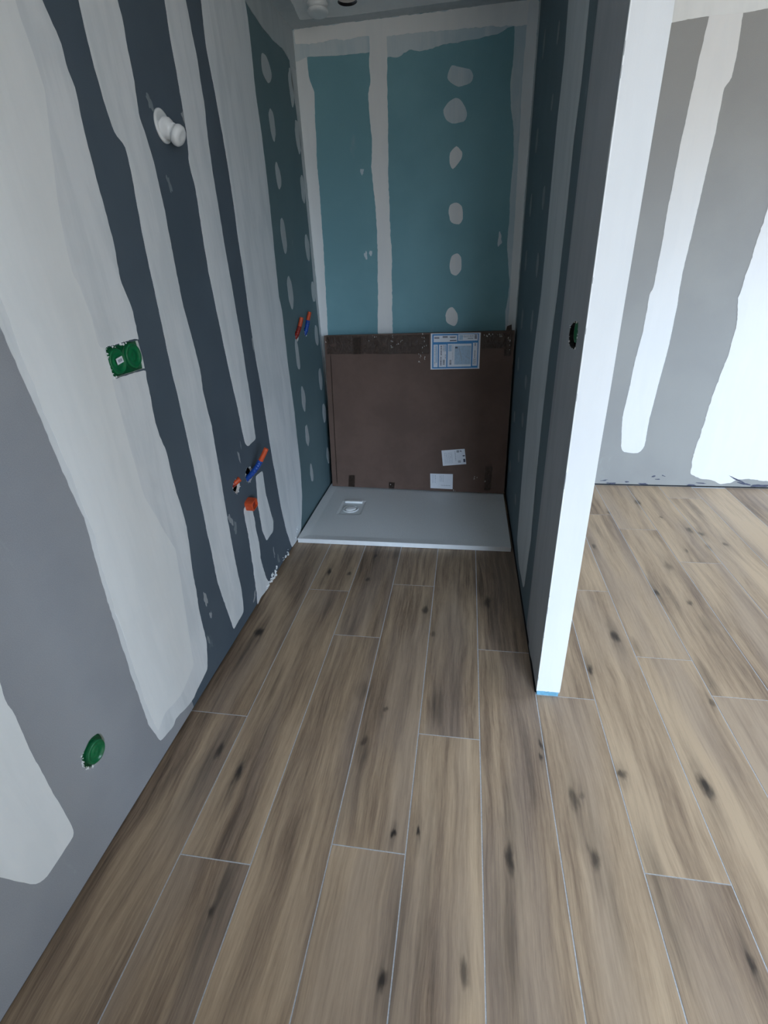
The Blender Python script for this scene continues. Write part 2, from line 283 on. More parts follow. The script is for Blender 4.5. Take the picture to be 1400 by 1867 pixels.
# 2-D frames of the wall planes: (u, v, depth out of the wall) -> world
def F_LEFT(u, v, d): return Vector((d, u, v))                 # wall at x = 0, facing +x
def F_BACK(u, v, d): return Vector((u, 3.2-d, v))             # wall at y = 3.2, facing -y
def F_PART(u, v, d): return Vector((1.205-d, u, v))           # left face of the partition, facing -x
def F_CEIL(u, v, d): return Vector((u, v, 2.461-d))
def ragged(pts, amp=.0016, step=.012, seed=0, closed=True):
    out = []; n = len(pts)
    for i in range(n):
        a = Vector(pts[i]); b = Vector(pts[(i+1) % n]); L = (b-a).length
        k = max(1, int(L/step))
        for j in range(k):
            p = a.lerp(b, j/k); nr = Vector((-(b-a).y, (b-a).x))/max(L, 1e-6)
            q = Vector((p.x*55+seed*7.3, p.y*55, seed))
            q2 = Vector((p.x*14+seed*3.1, p.y*14, seed+5))
            p = p+nr*amp*(mnoise.noise(q)*1.3+mnoise.noise(q2)*1.8)
            out.append((p.x, p.y))
    return out
def soften(pts, cut=.012):
    # round every corner by at most `cut` metres
    out = []; n = len(pts)
    for i in range(n):
        p = Vector(pts[i]); a = Vector(pts[i-1]); b = Vector(pts[(i+1) % n])
        da, db = (a-p).length, (b-p).length
        q1 = p+(a-p)*min(.33, cut/max(da, 1e-6)); q2 = p+(b-p)*min(.33, cut/max(db, 1e-6))
        out += [tuple(q1), tuple((q1+q2)/2*.5+p*.5), tuple(q2)]
    return out
def cdt_faces(bm, frame, loops, depth, keep, mi=0):
    """fill the area inside loops[0] and outside the other loops"""
    vs, es, fs = [], [], []
    for lp in loops:
        o = len(vs); vs += [Vector(p) for p in lp]; es += [(o+i, o+(i+1) % len(lp)) for i in range(len(lp))]
    rv, re, rf, ov, oe, of = delaunay_2d_cdt(vs, es, [], 0, 1e-6)
    bv = [bm.verts.new(frame(p[0], p[1], depth)) for p in rv]
    def inside(p, lp):
        c = False; j = len(lp)-1
        for i in range(len(lp)):
            a, b = lp[i], lp[j]
            if (a[1] > p[1]) != (b[1] > p[1]) and p[0] < (b[0]-a[0])*(p[1]-a[1])/(b[1]-a[1])+a[0]: c = not c
            j = i
        return c
    for f in rf:
        if len(f) < 3: continue
        cx = sum(rv[i][0] for i in f)/len(f); cy = sum(rv[i][1] for i in f)/len(f)
        if inside((cx, cy), loops[0]) and not any(inside((cx, cy), h) for h in loops[1:]):
            try:
                g = bm.faces.new([bv[i] for i in f]); g.material_index = keep((cx, cy)) if callable(keep) else mi
            except ValueError: pass
    return bv
def layer(name, pts, frame, mat, parent, thick=.0009, base=.0002, amp=.0016, step=.012, seed=0, holes=(), cut=.012):
    """a spread coat of filler: outline with real thickness lying on the wall"""
    lp = ragged(soften(pts, cut), amp, step, seed)
    bm = bmesh.new(); cdt_faces(bm, frame, [lp]+list(holes), base+thick, 0)
    n = len(lp)                                              # sloping rim down to the board
    cx = sum(p[0] for p in lp)/n; cy = sum(p[1] for p in lp)/n
    for L in [lp]+list(holes):
        n = len(L)
        t = [bm.verts.new(frame(p[0], p[1], base+thick)) for p in L]
        b = [bm.verts.new(frame(p[0], p[1], 0)) for p in L]
        for i in range(n): bm.faces.new((t[i], t[(i+1) % n], b[(i+1) % n], b[i]))
    bmesh.ops.remove_doubles(bm, verts=bm.verts, dist=1e-6)
    bmesh.ops.recalc_face_normals(bm, faces=bm.faces)
    # outward: the cap normal must point away from the wall
    outd = (frame(0, 0, 1)-frame(0, 0, 0)).normalized()
    big = max(bm.faces, key=lambda f: f.calc_area())
    if big.normal.dot(outd) < 0: bmesh.ops.reverse_faces(bm, faces=bm.faces)
    return obj(name, bm, mat, parent)
def blob(u, v, a, b, seed, n=22, amp=.12, tilt=0.0):
    out = []
    for i in range(n):
        t = 2*math.pi*i/n; r = 1+amp*2*mnoise.noise(Vector((math.cos(t)*1.5, math.sin(t)*1.5, seed*1.7)))
        x = a*math.cos(t)*r; y = b*math.sin(t)*r
        out.append((u+x*math.cos(tilt)-y*math.sin(tilt), v+x*math.sin(tilt)+y*math.cos(tilt)))
    return out
def circle(u, v, a, b=None, n=26, amp=0.0, seed=0):
    b = b or a
    return blob(u, v, a, b, seed, n, amp)
def board_wall(name, frame, outline, holes, mats, pick, board_t=.0125, back=.075, gap=.006):
    """plasterboard sheet with real cut-outs in front of a dark cavity and a back sheet"""
    bm = bmesh.new()
    cdt_faces(bm, frame, [outline]+holes, 0.0, pick)
    for L in holes:
        n = len(L)
        t = [bm.verts.new(frame(p[0], p[1], 0)) for p in L]; b = [bm.verts.new(frame(p[0], p[1], -board_t)) for p in L]
        for i in range(n):
            f = bm.faces.new((t[i], t[(i+1) % n], b[(i+1) % n], b[i])); f.material_index = len(mats)-2
    u0, u1 = min(p[0] for p in outline), max(p[0] for p in outline)
    v0, v1 = min(p[1] for p in outline), max(p[1] for p in outline)
    def slab(d0, d1, ua, ub, va, vb, mi):
        c = [frame(ua, va, d0), frame(ub, vb, d1)]
        a = tuple(min(c[0][k], c[1][k]) for k in range(3)); b = tuple(max(c[0][k], c[1][k]) for k in range(3))
        box(bm, a, b, mi)
    slab(-back-.03, -back, u0, u1, 0, v1, len(mats)-1)          # back sheet of the cavity
    slab(-back, -board_t*.5, u0, u1, 0, v0+.004, len(mats)-1)   # floor runner in the shadow gap
    slab(-back, -board_t*.5, u0, u0+.04, 0, v1, len(mats)-1)
    slab(-back, -board_t*.5, u1-.04, u1, 0, v1, len(mats)-1)
    bmesh.ops.remove_doubles(bm, verts=[v for v in bm.verts], dist=1e-6)
    bmesh.ops.recalc_face_normals(bm, faces=bm.faces)
    return struct(obj(name, bm, mats))
# ------------------------------------------------------------------ floor of wood-look tile planks
X0 = .2034; PW = .2; PL = 1.205; G = .0034
JOINT = {-1: 1.107, 0: .655, 1: 1.554, 2: .733, 3: 1.108, 4: 1.528, 5: 1.319, 6: .768, 7: 1.553, 8: 1.383, 9: 2.262, 10: 1.815}
def mat_floor():
    m, t, b = newmat('wood_look_tile')
    at = N(t, 'ShaderNodeAttribute', attribute_name='plank_tone'); ao = N(t, 'ShaderNodeAttribute', attribute_name='plank_off')
    p = pos(t)
    pv = N(t, 'ShaderNodeVectorMath', operation='ADD'); t.links.new(p, pv.inputs[0]); t.links.new(ao.outputs['Vector'], pv.inputs[1]); q = pv.outputs[0]
    # wandering grain
    wv = N(t, 'ShaderNodeTexNoise'); wv.inputs['Scale'].default_value = 1.0; wv.inputs['Detail'].default_value = 2
    t.links.new(vscale(t, q, (5, 2.2, 1)), wv.inputs['Vector'])
    wc = N(t, 'ShaderNodeVectorMath', operation='SUBTRACT'); t.links.new(wv.outputs['Color'], wc.inputs[0]); wc.inputs[1].default_value = (.5, .5, .5)
    wm = N(t, 'ShaderNodeVectorMath', operation='MULTIPLY'); t.links.new(wc.outputs[0], wm.inputs[0]); wm.inputs[1].default_value = (.045, 0, 0)
    wa = N(t, 'ShaderNodeVectorMath', operation='ADD'); t.links.new(q, wa.inputs[0]); t.links.new(wm.outputs[0], wa.inputs[1]); g = wa.outputs[0]
    broad = noise(t, vscale(t, g, (9, .8, 1)), 1, 3, .55)
    mid = noise(t, vscale(t, g, (42, 2.2, 1)), 1, 3, .6)
    fine = noise(t, vscale(t, g, (190, 7, 1)), 1, 3, .65)
    fib = noise(t, vscale(t, g, (700, 40, 1)), 1, 2, .6)
    v = mathn(t, 'ADD', mathn(t, 'MULTIPLY', broad, .46), mathn(t, 'MULTIPLY', mid, .32))
    v = mathn(t, 'ADD', v, mathn(t, 'MULTIPLY', fine, .18))
    v = mathn(t, 'ADD', v, mathn(t, 'MULTIPLY', fib, .10))
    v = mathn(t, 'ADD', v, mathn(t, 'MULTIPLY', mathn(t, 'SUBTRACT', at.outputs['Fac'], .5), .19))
    cr = N(t, 'ShaderNodeValToRGB'); e = cr.color_ramp.elements
    e[0].position = .37; e[0].color = FC[0]+(1,); e[1].position = .655; e[1].color = FC[3]+(1,)
    n1 = cr.color_ramp.elements.new(.455); n1.color = FC[1]+(1,)
    n2 = cr.color_ramp.elements.new(.535); n2.color = FC[2]+(1,)
    t.links.new(v, cr.inputs[0]); col = cr.outputs[0]
    # plank hue drift between grey-brown and tan
    hue = noise(t, vscale(t, q, (6, .9, 1)), 1, 2, .5)
    col = mixc(t, maprange(t, hue, .42, .62, 0, .35), col, (.34, .27, .225), 'MIX')
    # knots and dark heartwood smears (fixed features of single planks)
    kd = N(t, 'ShaderNodeTexNoise'); kd.inputs['Scale'].default_value = 1; kd.inputs['Detail'].default_value = 3
    t.links.new(vscale(t, p, (60, 18, 1)), kd.inputs['Vector'])
    ks = N(t, 'ShaderNodeVectorMath', operation='SUBTRACT'); t.links.new(kd.outputs['Color'], ks.inputs[0]); ks.inputs[1].default_value = (.5, .5, .5)
    km = N(t, 'ShaderNodeVectorMath', operation='MULTIPLY'); t.links.new(ks.outputs[0], km.inputs[0]); km.inputs[1].default_value = (.022, .05, 0)
    ka = N(t, 'ShaderNodeVectorMath', operation='ADD'); t.links.new(p, ka.inputs[0]); t.links.new(km.outputs[0], ka.inputs[1]); pk = ka.outputs[0]
    g1 = bpy.data.node_groups.new('knot', 'ShaderNodeTree')
    for nm, ty in (('P', 'NodeSocketVector'), ('C', 'NodeSocketVector'), ('S', 'NodeSocketVector'), ('K', 'NodeSocketFloat')):
        g1.interface.new_socket(nm, in_out='INPUT', socket_type=ty)
    g1.interface.new_socket('V', in_out='OUTPUT', socket_type='NodeSocketFloat')
    gi = g1.nodes.new('NodeGroupInput'); go = g1.nodes.new('NodeGroupOutput')
    s1 = N(g1, 'ShaderNodeVectorMath', operation='SUBTRACT'); g1.links.new(gi.outputs['P'], s1.inputs[0]); g1.links.new(gi.outputs['C'], s1.inputs[1])
    s2 = N(g1, 'ShaderNodeVectorMath', operation='MULTIPLY'); g1.links.new(s1.outputs[0], s2.inputs[0]); g1.links.new(gi.outputs['S'], s2.inputs[1])
    s3 = N(g1, 'ShaderNodeVectorMath', operation='LENGTH'); g1.links.new(s2.outputs[0], s3.inputs[0])
    r1 = maprange(g1, s3.outputs['Value'], 1.35, .25, 0, 1)
    g1.links.new(mathn(g1, 'MULTIPLY', r1, gi.outputs['K']), go.inputs['V'])
    def field(lst, src):
        acc = None
        for (x, y, a_, b_, k_) in lst:
            n = N(t, 'ShaderNodeGroup'); n.node_tree = g1
            t.links.new(src, n.inputs['P']); n.inputs['C'].default_value = (x, y, 0); n.inputs['S'].default_value = (1/a_, 1/b_, 0); n.inputs['K'].default_value = k_
            acc = n.outputs[0] if acc is None else mathn(t, 'MAXIMUM', acc, n.outputs[0])
        return acc
    core = field(T_KN, pk)
    halo = field([(x, y, max(.012, a_*1.5), b_*3.6, .42*k_) for x, y, a_, b_, k_ in T_KN]+T_SM, pk)
    halo = mathn(t, 'MULTIPLY', halo, maprange(t, mid, .3, .62, 1.25, .55))
    col = mixc(t, mathn(t, 'MINIMUM', halo, .85), col, (.075, .06, .048))
    col = mixc(t, mathn(t, 'MULTIPLY', core, .92), col, (.022, .018, .016))
    t.links.new(col, b.inputs['Base Color'])
    t.links.new(maprange(t, mid, .3, .7, .42, .55), b.inputs['Roughness'])
    b.inputs['Specular IOR Level'].default_value = .35
    bump(t, b, mathn(t, 'ADD', fine, mathn(t, 'MULTIPLY', fib, .6)), .18, .0012)
    return m
FC = [(.125, .086, .060), (.275, .196, .136), (.42, .308, .208), (.575, .432, .295)]
M_FLOOR = mat_floor()
M_GROUT = simple('pale_grout', (.56, .585, .63), .85, var=.12, scale=200)
bm = bmesh.new()
box(bm, (-.12, BACK_Y-.1, -.12), (RIGHT_X+.1, 3.32, -.0008), 1)
lr = bm.loops.layers.float.new('plank_tone') if False else None
fr = bm.faces.layers.float.new('plank_tone'); fo = bm.faces.layers.float_vector.new('plank_off')
rnd = random.Random(5)
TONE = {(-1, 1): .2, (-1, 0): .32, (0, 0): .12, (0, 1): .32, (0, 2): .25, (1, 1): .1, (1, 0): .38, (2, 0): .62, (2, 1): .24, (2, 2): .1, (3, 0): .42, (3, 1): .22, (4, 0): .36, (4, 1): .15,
        (5, 0): .55, (5, 1): .5, (6, 0): .5, (6, 1): .72, (6, 2): .5, (7, 0): .8, (7, 1): .66, (8, 0): .8, (8, 1): .6, (8, 2): .75, (9, 1): .75, (9, 2): .7}  # left and centre planks set darker, floor shade put into their tone
for r in range(-1, 22):
    xa = X0+PW*r+G/2; xb = X0+PW*(r+1)-G/2
    if r == -1: xa = -.012
    if xa > RIGHT_X: break
    j = JOINT.get(r, rnd.random()*PL)
    k0 = int(math.floor((BACK_Y-j)/PL))
    for k in range(k0, 6):
        ya = max(j+PL*k+G/2, BACK_Y); yb = min(j+PL*(k+1)-G/2, 3.2)
        if yb-ya < .02: continue
        v = [bm.verts.new(q) for q in ((xa, ya, 0), (min(xb, RIGHT_X), ya, 0), (min(xb, RIGHT_X), yb, 0), (xa, yb, 0))]
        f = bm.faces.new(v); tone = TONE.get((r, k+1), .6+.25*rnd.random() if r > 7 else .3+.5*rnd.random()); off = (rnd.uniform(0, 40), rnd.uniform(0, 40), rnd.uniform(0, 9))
        e = [bm.verts.new(q.co+Vector((0, 0, -.0009))) for q in v]; fl = [f]
        for i in range(4): fl.append(bm.faces.new((v[i], e[i], e[(i+1) % 4], v[(i+1) % 4])))
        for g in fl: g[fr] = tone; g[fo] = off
struct(obj('floor', bm, [M_FLOOR, M_GROUT]))

# ------------------------------------------------------------------ walls
H = 2.461; GAP = .010
dbl = [(1.192, 1.150), (1.262, 1.151), (1.330, 1.150), (1.3325, 1.188), (1.330, 1.227), (1.262, 1.229), (1.191, 1.228), (1.189, 1.19)]
dbl = ragged(dbl, .0012, .01, 3)
single = circle(.717, .299, .0415, .0385, 28, .07, 2)
h_orange = circle(1.730, .598, .032, .029, 24, .06, 4)
h_blue = circle(1.862, .594, .038, .032, 24, .06, 5)
h_red = circle(2.720, 1.058, .030, .030, 24, .05, 6)
h_bl2 = circle(2.886, 1.062, .026, .028, 24, .05, 7)
outline = [(BACK_Y, GAP), (1.10, GAP), (3.2, GAP), (3.2, H), (1.10, H), (BACK_Y, H)]
holes_L = [dbl, single, h_orange, h_blue, h_red, h_bl2]
def pickL(c): return 0 if c[0] < 1.115 else (2 if c[0] > 2.34 else 1)
bmw = bmesh.new()
# a line at the board joints keeps the paper colours apart
def outline_with(frame, outline, holes, cuts): pass
wall_left = None
def board_wall_cut(name, frame, u0, u1, v0, v1, cuts, holes, mats, picks, back=.075):
    """board sheets side by side, each with its own paper, holes cut out"""
    bm = bmesh.new(); edges = [u0]+cuts+[u1]
    for i in range(len(edges)-1):
        a, b = edges[i], edges[i+1]
        hs = [h for h in holes if min(p[0] for p in h) < b and max(p[0] for p in h) > a]
        cdt_faces(bm, frame, [[(a, v0), (b, v0), (b, v1), (a, v1)]]+hs, 0, (lambda c, k=picks[i]: k))
    for L in holes:
        n = len(L)
        t = [bm.verts.new(frame(p[0], p[1], 0)) for p in L]; b = [bm.verts.new(frame(p[0], p[1], -.0125)) for p in L]
        for i in range(n):
            f = bm.faces.new((t[i], t[(i+1) % n], b[(i+1) % n], b[i])); f.material_index = len(mats)-2
    def slab(d0, d1, ua, ub, va, vb, mi):
        c = [frame(ua, va, d0), frame(ub, vb, d1)]
        box(bm, tuple(min(c[0][k], c[1][k]) for k in range(3)), tuple(max(c[0][k], c[1][k]) for k in range(3)), mi)
    mv = len(mats)-1
    if back:
        slab(-back-.03, -back, u0, u1, 0, v1, mv)
        slab(-back, -.006, u0, u1, 0, v0, mv)
        slab(-back, -.001, u0-.04, u0, 0, v1, mv); slab(-back, -.001, u1, u1+.04, 0, v1, mv)
        slab(-back, -.001, u0, u1, v1, v1+.03, mv)
    return struct(obj(name, bm, mats))
wall_left = board_wall_cut('wall_left', F_LEFT, BACK_Y, 3.2, GAP, H, [1.115, 2.345], holes_L, [M_GREY, M_DARK, M_DARKG, M_GYPS, M_VOID], [0, 1, 2])
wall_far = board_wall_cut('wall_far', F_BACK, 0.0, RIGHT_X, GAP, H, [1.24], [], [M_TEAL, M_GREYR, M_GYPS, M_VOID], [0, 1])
ceil_hole = circle(.332, 2.992, .045, .045, 30, .02, 3)
ceiling = board_wall_cut('ceiling', F_CEIL, 0.0, RIGHT_X, BACK_Y, 3.2, [], [ceil_hole], [M_CEIL, M_VOID, M_VOID], [0], back=0)  # cut edge of the hole painted near-black for shade
bm = bmesh.new(); box(bm, (-.1, BACK_Y-.1, H+.09), (RIGHT_X+.1, 3.3, H+.12)); struct(obj('ceiling_slab', bm, M_VOID)).parent = ceiling

# the partition: board faces, finished end, blue foil at its foot
PX0, PX1, PY0 = 1.205, 1.2825, 1.3194
p_hole = [(1.415, 1.175), (1.43, 1.166), (1.47, 1.164), (1.508, 1.170), (1.522, 1.19), (1.515, 1.212), (1.49, 1.225), (1.455, 1.236), (1.42, 1.237), (1.405, 1.21)]
p_hole = ragged(p_hole, .0022, .008, 9)
bm = bmesh.new()
cdt_faces(bm, F_PART, [[(PY0+.002, .012), (1.47+.2, .012), (1.47+.2, H), (PY0+.002, H)], p_hole], 0, lambda c: 0)
cdt_faces(bm, F_PART, [[(1.67, .012), (3.2, .012), (3.2, H), (1.67, H)]], 0, lambda c: 1)
n = len(p_hole); t_ = [bm.verts.new(F_PART(p[0], p[1], 0)) for p in p_hole]; b_ = [bm.verts.new(F_PART(p[0], p[1], -.0125)) for p in p_hole]
for i in range(n):
    f = bm.faces.new((t_[i], t_[(i+1) % n], b_[(i+1) % n], b_[i])); f.material_index = 2  # gypsum edge painted near-black for the shade in the hole
box(bm, (PX1-.0125, PY0+.001, .012), (PX1, 3.2, H), 4)              # board on the room side
box(bm, (PX0+.055, PY0+.012, 0), (PX1-.0125, 3.2, H), 3)            # cavity back
box(bm, (PX0+.006, PY0+.014, 0), (PX0+.055, 3.2, .012), 3)          # bottom track in the shadow gap
wall_partition = struct(obj('wall_partition', bm, [M_GREY, M_DARKP, M_VOID, M_VOID, M_GREYR]))
bm = bmesh.new()
# plastered end: a slab with slightly wavy arrises and a chipped lower edge
rows = 90; L_, R_ = [], []
for i in range(rows+1):
    z = .0205+(H-.0205)*i/rows
    L_.append((PX0-.0008+.0010*mnoise.noise(Vector((z*6, 1, 0))), z)); R_.append((PX1+.0006+.0008*mnoise.noise(Vector((z*5, 9, 0))), z))
bot = [(PX0+(PX1-PX0)*k/12, .0205+.0022*mnoise.noise(Vector((k*.9, 3, 1)))-.001) for k in range(13)]
loop = bot+R_[1:]+L_[::-1][:-1]
def F_END(u, v, d): return Vector((u, PY0+.002-d, v))
cdt_faces(bm, F_END, [loop], .002, lambda c: 0)
n = len(loop); t_ = [bm.verts.new(F_END(p[0], p[1], .002)) for p in loop]; b_ = [bm.verts.new(F_END(p[0], p[1], -.010)) for p in loop]
for i in range(n): bm.faces.new((t_[i], t_[(i+1) % n], b_[(i+1) % n], b_[i]))
bmesh.ops.remove_doubles(bm, verts=bm.verts, dist=1e-6); bmesh.ops.recalc_face_normals(bm, faces=bm.faces)
o = obj('end_plaster', bm, M_ENDP, wall_partition); o['label'] = 'smooth white plaster on the free end of the partition'
bm = bmesh.new(); box(bm, (PX0+.0005, PY0+.0005, 0), (PX1-.004, PY0+.012, .023)); o = obj('foot_foil', bm, M_BLUEFOOT, wall_partition, bevel=.001)
o['label'] = 'blue strip of foil under the white plastered end'
bm = bmesh.new(); box(bm, (PX0-.0018, PY0-.0006, .018), (PX0+.0012, PY0+.004, H)); obj('corner_bead', bm, M_COMPW, wall_partition, bevel=.001)

bm = bmesh.new(); box(bm, (PX0-.0045, PY0+.012, 0), (PX0+.006, 3.2, .003)); obj('foot_gap_shade', bm, M_VOID, wall_partition)  # near-black strip painting the shadow line along the partition foot gap

# the rest of the shell, behind and to the right of the camera
def F_REAR(u, v, d): return Vector((u, BACK_Y+d, v))
def F_RIGHT(u, v, d): return Vector((RIGHT_X-d, u, v))
M_FRAME = simple('white_window_frame', (.8, .8, .8), .4)
def fbox(bm, frame, ua, ub, va, vb, d0, d1):
    if ub-ua < 1e-4 or vb-va < 1e-4: return
    c = [frame(ua, va, d0), frame(ub, vb, d1)]
    box(bm, tuple(min(c[0][k], c[1][k]) for k in range(3)), tuple(max(c[0][k], c[1][k]) for k in range(3)))
wn = 0
for nm, frame, u0, u1, key in (('wall_rear', F_REAR, -.1, RIGHT_X+.2, 'rear'), ('wall_right', F_RIGHT, BACK_Y, 3.3, 'right')):
    bm = bmesh.new(); u = u0
    for _, a0, a1, z0, z1 in sorted(q for q in WINDOWS if q[0] == key):
        fbox(bm, frame, u, a0, 0, H+.1, 0, -.2); fbox(bm, frame, a0, a1, 0, z0, 0, -.2); fbox(bm, frame, a0, a1, z1, H+.1, 0, -.2); u = a1
        wf = bmesh.new(); am = (a0+a1)/2
        for q in ((a0, a0+.05, z0, z1), (a1-.05, a1, z0, z1), (a0, a1, z0, z0+.05), (a0, a1, z1-.05, z1), (am-.04, am+.04, z0, z1)): fbox(wf, frame, *q, -.06, -.11)
        wn += 1; struct(obj('window_%d' % wn, wf, M_FRAME))
    fbox(bm, frame, u, u1, 0, H+.1, 0, -.2)
    struct(obj(nm, bm, M_ROOM))

STUB_X, STUB_Y = 1.25, -.45  # unseen wall added to shade the near floor and left wall
bm = bmesh.new(); box(bm, (0, STUB_Y-.1, 0), (STUB_X, STUB_Y, H)); struct(obj('added_shade_wall', bm, M_ROOM))

# ------------------------------------------------------------------ filler on the walls
JC = 'joint_compound'
def J(pts, frame, mat, parent, seed, name=JC, **k):
    return layer(name, [tuple(p) for p in pts], frame, mat, parent, seed=seed, **k)
J(T_A, F_LEFT, M_COMP, wall_left, 1)
J(T_A_in, F_LEFT, M_COMPW, wall_left, 2, base=.0012, thick=.0006, amp=.0022, step=.03)
J([(.24, 2.45), (.25, .62), (.33, .42), (.42, .31), (.445, .235)]+[tuple(p) for p in T_N[5:]], F_LEFT, M_COMPW, wall_left, 3, amp=.0012, cut=.03)
J(T_B, F_LEFT, M_COMP, wall_left, 4)
J(T_C, F_LEFT, M_COMP, wall_left, 5)
J(T_D, F_LEFT, M_COMP, wall_left, 6)
J(T_H1, F_LEFT, M_COMP, wall_left, 7, amp=.004, step=.008)
J(T_H2, F_LEFT, M_COMP, wall_left, 8)
E_ = [(3.2, 2.458), (3.2, .04), (3.185, .04), (3.178, .4), (3.176, .766), (3.165, 1.132), (3.147, 1.298), (3.155, 1.6), (3.150, 1.793), (3.147, 2.012), (3.134, 2.13), (3.10, 2.24), (3.10, 2.34)]
J(E_, F_LEFT, M_COMPT, wall_left, 9)
F_ = [(2.45, 2.459), (2.48, 2.37), (2.561, 2.352), (2.633, 2.336), (2.752, 2.325), (2.858, 2.321), (3.0, 2.33), (3.12, 2.31), (3.2, 2.30), (3.2, 2.459)]
J(F_, F_LEFT, M_COMPT, wall_left, 10, base=.0014)
for i, (u, v, a, b) in enumerate(T_LSP):
    layer('screw_filler_spot', blob(u, v, a*.85, b, i+3), F_LEFT, M_COMPT, wall_left, amp=.001, step=.01, seed=i)
J(T_P1, F_PART, M_COMPT, wall_partition, 11)
J(T_P2, F_PART, M_COMPS, wall_partition, 12, holes=[p_hole])
J([(3.2, 2.455), (3.2, .05), (3.15, .05), (3.16, 1.2), (3.13, 2.455)], F_PART, M_COMPT, wall_partition, 13)
for i, (u, v, a, b) in enumerate(T_PSP):
    layer('screw_filler_spot', blob(u, v, max(a*.8, .009), b, i+30), F_PART, M_SPOTD, wall_partition, amp=.001, step=.01, seed=i+40)
J(T_G, F_BACK, M_COMPW, wall_far, 14)
J(T_T1, F_BACK, M_COMPB, wall_far, 15, base=.0012)
J(T_T2, F_BACK, M_COMPB, wall_far, 16, base=.0012, amp=.0035)
J([(.01, 2.459), (.01, 2.40), (.6, 2.395), (1.19, 2.37), (1.2, 2.459)], F_BACK, M_COMPX, wall_far, 17, base=.0024, amp=.004)
J(T_M, F_BACK, M_COMPX, wall_far, 18, base=.003, amp=.0022)
J(T_R, F_BACK, M_COMPB, wall_far, 19)
J([(1.155, 2.455), (1.150, 2.2), (1.158, 1.6), (1.162, .9), (1.203, .9), (1.203, 2.455)], F_BACK, M_COMPW, wall_far, 20, base=.0026)
for i, q in enumerate(T_BSP):
    layer('screw_filler_spot', [tuple(p) for p in q], F_BACK, M_COMPB if i < 2 else M_COMPX, wall_far, cut=.02, amp=.0015, step=.01, seed=60+i)
for i, (u, v) in enumerate(T_star):
    layer('filler_smudge', blob(u, v, .008 if i != 2 else .014, .016 if i != 2 else .03, 90+i, 16, .5), F_BACK, M_COMPB, wall_far, amp=.002, step=.006, seed=i)
J(T_V1, F_BACK, M_WHITE, wall_far, 21, amp=.0012, cut=.03)
J(T_VT, F_BACK, M_COMPW, wall_far, 22, base=.0012)
J(T_V2, F_BACK, M_WHITE, wall_far, 23, base=.0006, amp=.003)
J([(PX1, 2.455), (PX1, .03), (1.38, .03), (1.37, 1.0), (1.385, 2.455)], F_BACK, M_WHITE, wall_far, 24)
# smudges and knife marks around the pipe outlets and strip ends
for i, (u, v, a, b, ti) in enumerate([(1.80, .70, .006, .03, .1), (1.835, .74, .004, .02, -.1), (1.63, .49, .010, .025, .3), (1.655, .45, .012, .02, -.2), (1.59, .44, .008, .012, 0), (2.02, .285, .012, .02, .5),
        (1.34, .315, .012, .028, 0), (1.295, .16, .006, .02, .2), (1.345, .24, .008, .02, -.3), (1.66, 1.83, .012, .022, .5), (1.86, 1.83, .01, .02, .6), (1.68, 1.64, .01, .02, .2), (2.18, .20, .008, .03, .3), (2.22, .12, .006, .03, .2), (1.98, .12, .008, .03, 0), (2.02, .06, .008, .03, .2), (1.70, .06, .02, .008, .8), (1.88, 1.10, .006, .03, 0), (2.12, 1.10, .006, .03, 0)]):
    layer('filler_smudge', blob(u, v, a, b, 160+i, 20, .5, ti), F_LEFT, M_SPOTD if i % 2 else M_COMPS, wall_left, thick=.0004, amp=.003, step=.005, seed=i)
# filler squeezed over the ceiling corners
J([(.001, 3.198), (.001, 2.3), (.11, 2.3), (.10, 2.8), (.07, 3.11), (.3, 3.13), (.8, 3.12), (1.203, 3.10), (1.203, 3.198)], F_CEIL, M_COMPT, ceiling, 25)
# ------------------------------------------------------------------ recessed electrical boxes
def elec(t, frame, u, v, depth, r=.034, body_r=.0375, lift=0.0):
    """one green plastic box: back shell, round cover with raised rim and dished centre"""
    nrm = (frame(0, 0, 1)-frame(0, 0, 0)).normalized()
    inv = t.matrix_world.inverted() if t else Matrix()
    A = inv @ aim(frame(u, v, -depth), nrm)
    bm = bmesh.new(); lathe(bm, [(0, -.04), (body_r*.95, -.04), (body_r, -.036), (body_r, .0), (body_r*.9, .0012), (0, .0012)], 36, A)
    bd = obj('box_body', bm, M_GREEN, t)
    bm = bmesh.new(); lathe(bm, [(r, .001)]+[(a, h+lift) for a, h in ((r, .006), (r*.95, .008), (r*.84, .008), (r*.78, .0045), (r*.45, .0032), (r*.42, .0042), (r*.15, .0044), (r*.1, .003), (0, .003))], 40, A)
    cv = obj('cover', bm, M_GREENL, t)
    return A
t = thing('electrical_box', 'double green electrical back box with round covers in the left wall', 'electrical box', (0, 1.26, 1.19))
tm = t.matrix_world.inverted()
elec(t, F_LEFT, 1.225, 1.188, .006, .033); elec(t, F_LEFT, 1.2965, 1.191, .006, .033)
bm = bmesh.new(); box(bm, tm @ Vector((-.012, 1.188, 1.149)), tm @ Vector((-.0075, 1.336, 1.230))); obj('link_plate', bm, M_GREEN, t, bevel=.002)
bm = bmesh.new(); q = [tm @ Vector((.0035, a, b)) for a, b in ((1.216, 1.180), (1.243, 1.184), (1.241, 1.200), (1.214, 1.196))]
vs = [bm.verts.new(p) for p in q]+[bm.verts.new(p+Vector((-.0006, 0, 0))) for p in q]
bm.faces.new(vs[:4]); bm.faces.new(vs[4:][::-1])
for i in range(4): bm.faces.new((vs[i], vs[i+4], vs[(i+1) % 4+4], vs[(i+1) % 4]))
st = obj('sticker', bm, M_LBLW, t); st['label'] = 'small white printed sticker'
bm = bmesh.new(); q = [tm @ Vector((.0039, a, b)) for a, b in ((1.221, 1.185), (1.238, 1.1875), (1.237, 1.195), (1.220, 1.1925))]
vs = [bm.verts.new(p) for p in q]; bm.faces.new(vs); obj('print', bm, M_INKL, st)

